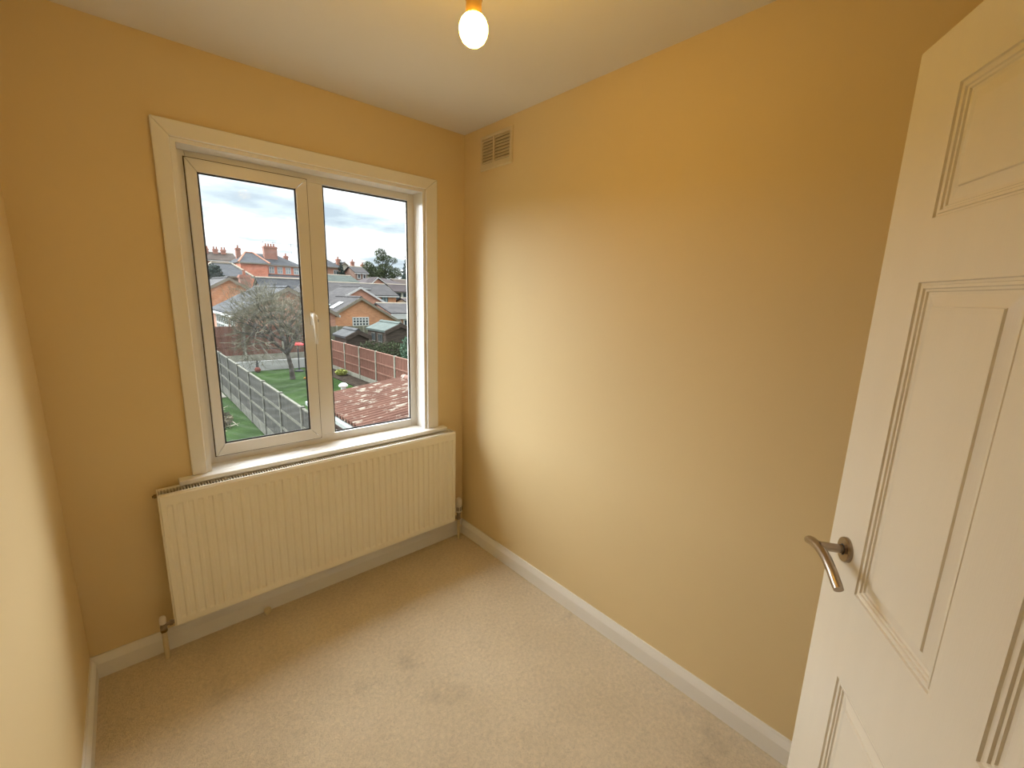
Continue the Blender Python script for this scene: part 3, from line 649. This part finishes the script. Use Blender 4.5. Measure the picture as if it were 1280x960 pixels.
# left side, behind the end fence
hI = gable_house('bungalow', 'bungalow with slate roof, white eaves and white window behind end fence', 3.55, 9.3, 28.2, 37, -3.0, .05, 1.62, 'y', B_PK, T_SL, .2, TRIMC)
window(hI, 28.9, 30.2, -1.55, -.10, 3.55, WGLASS, 2, 2, TRIMW, .14, 'y'); window(hI, 30.9, 35.5, -1.55, -.10, 3.55, WGLASS, 6, 2, TRIMW, .16, 'y')
box(3.40, 3.56, 28.2, 37, -.12, .06).build('fascia', TRIMW, hI)
hO = gable_house('house', 'orange brick gable house rising over the slate bungalow', 2.4, 8.6, 42, 50, -2.6, .55, 2.35, 'y', B_OR, T_GR, .25, TRIMC)
chimney(hO, 6.9, 43.2, 1.4, 2.75, .8, .8, 1)
hP = gable_house('house', 'slate-roofed house with brick gable behind the bare tree', 9.45, 13.85, 46, 54, -2.2, .2, 2.65, 'x', B_PK, T_SL, .3)
hP2 = gable_house('house', 'low red brick gable house behind the bare tree, below slate roof', 10.2, 14.0, 42.5, 45.3, -2.4, .55, 1.95, 'y', B_RD, T_GR, .2, TRIMC)
hK2 = hip_house('house', 'blue-grey hipped roof house on the rise', 5.6, 10.6, 60, 69, -.8, 2.95, 4.6, 7.4, 9.6, B_BR, T_SL, .4, hipm=TRIMC)
hK3 = gable_house('house', 'low slate-roofed row beside the blue-grey hipped roof', -14, 6.4, 55, 59.2, -1.2, 1.9, 3.5, 'x', B_BR, T_SL, .3)
window(hK3, 4.4, 5.2, .8, 1.6, 55, WGLASS, 1, 1, TRIMW, .12)
# red brick terrace on the skyline
hJ = hip_house('house', 'big red brick house with hipped slate roof, tall chimneys and four white windows', 12.2, 15.75, 73.5, 83, 1, 5.35, 7.1, 13.8, 14.9, B_RD, T_SL, .3, hipm=POT)
chimney(hJ, 13.0, 79, 5.8, 7.75, .6, .8, 1)
hJ2 = hip_house(None, None, 15.9, 21.3, 76, 84, 1.5, 5.35, 7.2, 15.2, 18.6, B_RD, T_SL, .35, into=hJ)
for q in (16.45, 17.65, 18.85, 20.05): window(hJ2, q, q+.8, 4.05, 5.15, 76, WBLUE, 2, 2, TRIMW, .13)
chimney(hJ2, 17.4, 78.5, 6.0, 8.35, 1.9, 1.0, 4)
chimney(hJ2, 20.6, 82, 5.8, 7.3, .6, .7, 1)
box(15.9, 21.0, 74.2, 76, 1.4, 3.55).build('lean_to', B_RD, hJ2)
MB().prism([(15.8, 73.9, 3.45), (15.8, 76, 3.95), (15.8, 76, 3.75), (15.8, 73.9, 3.3)], (5.4, 0, 0)).build('lean_to_roof', T_SL, hJ2)
for q in (16.5, 17.9, 20.6): MB().tube([(q, 78.5, 7.5), (q, 78.5, 9.1)], .025, 5).tube([(q-.5, 78.5, 8.9), (q+.5, 78.5, 9.05)], .02, 5).build('aerial', AERIAL, hJ2)
hK = gable_house('house', 'long distant terrace with pinkish brown roof and brick chimneys', -26, 14.6, 90, 98, 2, 6.3, 7.7, 'x', B_PK, T_BR, .3)
for q in (-20, -12, -4, 4, 10.7, 12.1, 13.3): chimney(hK, q, 93.5, 7.0, 8.35, .7, .9, 2)
for q in (11.2, 12.6): window(hK, q, q+.8, 4.9, 5.9, 90, WBLUE, 2, 1, TRIMW, .14)
# right light skyline
hL = hip_house('house', 'blue-grey hipped roof house beside the cream rendered gable', 25.6, 29.1, 80, 88, 2, 5.85, 7.45, 26.9, 28.1, B_PK, T_SL, .35)
chimney(hL, 29.5, 82, 4, 7.5, .6, .7, 1)
window(hL, 27.9, 28.7, 4.5, 5.4, 80, WGLASS, 2, 1, TRIMW, .12)
hL2 = gable_house('house', 'cream rendered gable house on the skyline', 29.9, 33.0, 84, 92, 2, 5.8, 7.0, 'y', RENDER, T_GR, .3, TRIMC)
hL3 = gable_house('house', 'cream house with pale roof beside the leafy tree', 33.85, 38.5, 84, 91, 2, 5.5, 6.6, 'x', RENDER, T_GR, .3)
chimney(hL3, 34.4, 87.5, 6.2, 7.6, .6, .7, 1); chimney(hL3, 36.5, 87.5, 6.2, 7.2, .6, .7, 1)
hL4 = gable_house('house', 'small brick bungalow with two white windows below the cream gable', 30.3, 32.4, 76, 81.3, 1.5, 5.0, 6.0, 'x', B_BR, T_GR, .25)
window(hL4, 30.6, 31.2, 3.9, 4.8, 76, WGLASS, 1, 1, TRIMW, .14); window(hL4, 31.6, 32.2, 3.9, 4.8, 76, WGLASS, 1, 1, TRIMW, .14)
hL5 = gable_house('house', 'low house with green-grey roof behind the long grey roof', 22.2, 26.9, 67, 74, 0, 3.05, 4.05, 'x', RENDER, mat('mossy_green_grey_tiles', (0.061, 0.072, 0.061), .9, 1, .3), .3)

# ------------------------------------------------------------------ sheds
sg = gable_house('garden_shed', 'dark timber shed with green-grey felt roof beyond the red-brown fence', 10.45, 12.4, 23, 25.6, GZ, -.80, -.40, 'y', SHEDW, FELTG, .10, SHEDW, None, 'shed')
window(sg, 23.4, 24.0, -1.5, -.95, 10.45, WGLASS, 2, 1, SHEDG, .06, 'y'); window(sg, 24.4, 25.0, -1.5, -.95, 10.45, WGLASS, 2, 1, SHEDG, .06, 'y')
ss = gable_house('garden_shed', 'small dark shed with pale patched felt roof behind the fence', 7.65, 8.95, 22, 23.8, GZ, -.96, -.66, 'y', SHEDW, FELTK, .10, SHEDW, None, 'shed')
MB().prism([(7.95, 22.9, -.795), (7.70, 22.9, -.91), (7.70, 23.7, -.91), (7.95, 23.7, -.795)], (0, 0, .02)).build('roof_patch', TRIMW, ss)

# ------------------------------------------------------------------ vegetation
def leaf_cloud(blobs, n, size, m, flat=.4):
    v = []; f = []
    tot = sum(b[3]*b[4]*b[5] for b in blobs)
    for (x, y, z, a, b, c) in blobs:
        for _ in range(int(n*a*b*c/tot)):
            while True:
                p = Vector((random.uniform(-1, 1), random.uniform(-1, 1), random.uniform(-1, 1)))
                if p.length < 1 and random.random() < .25+p.length: break
            p = Vector((x+p.x*a, y+p.y*b, z+p.z*c)); s = size*random.uniform(.6, 1.4)
            d = Vector((random.gauss(0, 1), random.gauss(0, 1), random.gauss(0, .6))).normalized(); e_ = d.orthogonal().normalized()
            q = Matrix.Rotation(random.uniform(0, 6.28), 3, d) @ e_; o = len(v)
            v += [p-q*s*.5, p+d.cross(q)*s*flat*.5, p+q*s*.5, p-d.cross(q)*s*flat*.5]; f.append((o, o+1, o+2, o+3))
    return MB().add(v, f)
LEAF1 = mat('olive_green_leaves', (.10, .12, .06), .8, .6, 0, (.05, .065, .032))
LEAF2 = mat('dark_conifer_needles', (.055, .08, .065), .8, 1, .4)
LEAF3 = mat('blue_green_shrub_leaves', (.10, .17, .11), .7, 2, .4)
LEAF4 = mat('dark_hedge_leaves', (.065, .08, .04), .8, 2, .4)
LEAF5 = mat('yellow_green_leaves', (.42, .45, .13), .7, 4, .3)
BARK = mat('grey_brown_bark', (.13, .11, .09), .9, 6, .4)
TWIG = mat('grey_olive_twigs', (.20, .185, .13), .9, 3, 0, (.12, .11, .075))
def branchy(base, top, r0, r1, m=None, n=6):
    b, t_ = Vector(base), Vector(top); k = 5; pts = []
    for i in range(k+1):
        q = b.lerp(t_, i/k); q += Vector((random.uniform(-1, 1), random.uniform(-1, 1), 0))*.03*(t_-b).length*(0 < i < k)
        pts.append(q)
    m = m or MB(); m.tube(pts, [r0+(r1-r0)*i/k for i in range(k+1)], n); return m
# leafy tree on the skyline
tm = thing('tree', (37.7, 80, 2.6), 'open-crowned leafy tree standing up against the sky', 'tree')
blobs = [(36.6, 85, 6.6, 1.3, 1.3, 1.1), (37.9, 84.6, 5.6, 1.9, 1.6, 1.3), (39.3, 85, 9.3, 1.2, 1.2, 1.2), (40.6, 85, 8.4, 1.3, 1.2, .9), (40.3, 85, 6.6, 1.6, 1.4, 1.0), (42.6, 85, 5.7, 1.3, 1.3, 1.2), (42.3, 85, 8.2, .7, .7, .7), (38.6, 85, 7.9, .8, .8, .6), (40.6, 85, 5.2, 2.0, 1.4, .9)]
blobs = [((q[0]+1.53)*.943-1.53, 80+(q[1]-85), 1.53+(q[2]-1.53)*.943, q[3]*.943, q[4]*.943, q[5]*.943) for q in blobs]
leaf_cloud(blobs, 5200, .32, LEAF1).build('foliage', LEAF1, tm)
tb = branchy((37.7, 80, 2.6), (37.5, 80, 5.9), .28, .2)
for q in blobs: branchy((37.6, 80, 4.8), q[:3], .14, .05, tb)
tb.build('trunk', BARK, tm, smooth=True)
# conifer
tcn_ = thing('tree', (43.9, 82, 3), 'tall dark conifer beside the leafy tree', 'tree')
leaf_cloud([(43.9, 82, 4.4+i*.74, 1.75*(1-i/9), 1.75*(1-i/9), .55) for i in range(8)], 3200, .36, LEAF2, .3).build('foliage', LEAF2, tcn_)
MB().tube([(43.9, 82, 2.6), (43.9, 82, 10)], [.22, .04], 7).build('trunk', BARK, tcn_)
# dark conifer beside the slate hip
tc2 = thing('tree', (28.3, 77.5, 2), 'dark pointed shrub below the blue-grey hipped roof', 'tree')
leaf_cloud([(28.3, 77.5, 3.5+i*.52, 1.0*(1-i/8), 1.0*(1-i/8), .5) for i in range(7)], 1500, .3, LEAF2, .3).build('foliage', LEAF2, tc2)
MB().tube([(28.3, 77.5, 1.8), (28.3, 77.5, 6.2)], [.15, .04], 6).build('trunk', BARK, tc2)
tc3 = thing('tree', (6.3, 53.3, -1.5), 'dark green tree between the slate roofs', 'tree')
leaf_cloud([(6.05, 53.3, 3.18, .8, .7, .75), (6.45, 53.3, 2.43, .75, .7, .65)], 900, .3, LEAF2).build('foliage', LEAF2, tc3)
MB().tube([(6.3, 53.3, -1.8), (6.2, 53.3, 3.1)], [.14, .05], 6).build('trunk', BARK, tc3)
hg = thing('hedge', (8.7, 20, GZ), 'dark tangled hedge in front of the timber sheds', 'hedge')
leaf_cloud([(8.0, 19.6, -1.75, .9, .9, .85), (9.1, 19.4, -1.70, 1.0, .9, .75), (10.2, 19.3, -1.85, .9, .9, .65), (9, 19.4, -2.3, 1.8, .8, .4)], 5000, .13, LEAF4).build('foliage', LEAF4, hg)
hgb = MB()
for i in range(12): branchy((8.0+i*.2, 19.5, GZ), (7.5+i*.28, 19.4, -1.4), .03, .01, hgb, 5)
hgb.build('stems', BARK, hg)
sh = thing('shrub', (8.5, 16, GZ), 'bushy blue-green evergreen shrub behind the red-brown fence', 'shrub')
leaf_cloud([(8.25, 15.6, -.95, .62, .6, .75), (8.6, 15.7, -1.6, .8, .7, .9), (8.3, 15.6, -.35, .3, .3, .35)], 4200, .11, LEAF3).build('foliage', LEAF3, sh)
branchy((8.45, 15.7, GZ), (8.3, 15.6, -.5), .06, .02).build('stem', BARK, sh)
yp = thing('shrub', (6.58, 20.1, GZ), 'small yellow-green plant in the soil bed', 'shrub')
leaf_cloud([(6.58, 20.1, -2.52, .28, .32, .14)], 160, .17, LEAF5, .5).build('foliage', LEAF5, yp)
MB().tube([(6.58, 20.1, GZ), (6.58, 20.1, -2.5)], .012, 5).build('stem', BARK, yp)
# big bare twiggy tree on the lawn
bt = thing('tree', (4.34, 20.4, GZ), 'large bare twiggy tree growing on the lawn', 'tree')
br = MB(); tw = MB()
def grow(p, d, L, r, depth):
    if p.x < 1.9 or p.x > 6.5 or p.y > 23.4 or (p.x > 4.5 and p.y > 21.2): return
    k = 3; pts = [p]; q = p.copy(); dd = d.copy()
    for i in range(k):
        g_ = .04 if depth == 5 else .17; dd = (dd+Vector((random.gauss(0, g_), random.gauss(0, g_), random.gauss(0, .10)))).normalized(); q = q+dd*(L/k); pts.append(q.copy())
    rr = [r*(1-.45*i/k) for i in range(k+1)]
    (br if depth > 2 else tw).tube(pts, rr, 5 if depth > 2 else 3, cap=False)
    if depth == 0: return
    nb = {5: 8, 4: 6, 3: 5, 2: 5, 1: 4}[depth]
    for i in range(nb):
        t_ = random.uniform(.45, 1); st = pts[min(k, int(t_*k+.5))]
        a = random.uniform(0, 6.28); sp = random.uniform(.45, .95)
        ax = dd.orthogonal().normalized(); ax = Matrix.Rotation(a, 3, dd) @ ax
        nd = (dd*math.cos(sp)+ax*math.sin(sp)+Vector((0, 0, .10))).normalized()
        grow(st, nd, L*random.uniform(.60, .80), r*.52, depth-1)
random.seed(5)
grow(Vector((4.34, 20.4, GZ-.05)), Vector((-.02, 0, 1)), 1.95, .13, 5)
br.build('trunk', BARK, bt, smooth=True); two = tw.build('twigs', TWIG, bt); two['kind'] = 'stuff'
# garden odds and ends
tr_ = thing('garden_parasol', (5.24, 22.5, GZ), 'small red canopy on a dark stand at the lawn edge', 'parasol')
MB().lathe([(.02, .10), (.18, .07), (.34, .0), (.35, -.03), (.33, -.03)], (5.24, 22.5, -1.26), (0, 0, 1), 16).build('canopy', mat('red_canvas', (.62, .06, .06), .7, 5, .15), tr_, smooth=True)
MB().tube([(5.24, 22.5, GZ), (5.24, 22.5, -1.21)], .03, 8).build('pole', GASK, tr_)
MB().lathe([(.22, 0), (.22, .05), (.06, .09), (.03, .2)], (5.24, 22.5, GZ), (0, 0, 1), 14).build('base', GASK, tr_)
ty_ = thing('toy', (3.42, 23.2, GZ), 'small red garden toy by the low white wall', 'toy')
MB().lathe([(.05, .0), (.13, .04), (.15, .13), (.11, .22), (.05, .27)], (3.42, 23.2, GZ+.02), (0, 0, 1), 12).build('body', mat('faded_red_plastic', (.26, .085, .065), .6, 5, .2), ty_, smooth=True)
MB().tube([(3.42, 23.2, GZ+.3), (3.42, 23.2, GZ+.62)], [.07, .03], 8).build('handle', GASK, ty_)
og = MB(); og.tube([(4.75, 20.0, GZ+.06), (5.2, 20.15, GZ+.08), (5.5, 20.1, GZ+.06)], [.05, .07, .04], 8)
tag(og.build('garden_toy', mat('orange_plastic', (.65, .30, .07), .6, 5, .2), smooth=True), 'low orange toy lying on the lawn near the tree', 'toy')
lg = leaf_cloud([(.35, 14.3, GZ+.12, .45, 1.2, .12)], 500, .16, LEAF1)
tg = thing('cut_branches', (.6, 14.5, GZ), 'heap of dry pale prunings lying beside the grey fence', 'prunings')
hb = MB()
for i in range(60):
    a = Vector((.35+random.uniform(-.4, .4), 14.3+random.uniform(-1.6, 1.6), GZ+random.uniform(.01, .2))); d = Vector((random.uniform(-1, 1), random.gauss(0, 1.4), random.gauss(0, .15)))*.28
    hb.tube([a, a+d], [.014, .006], 4)
hb.build('twigs', mat('dry_straw_twigs', (.42, .37, .28), .9, 8, .3), tg); lg.build('dry_leaves', mat('brown_dry_leaves', (.19, .16, .10), .9, 5, .4), tg)
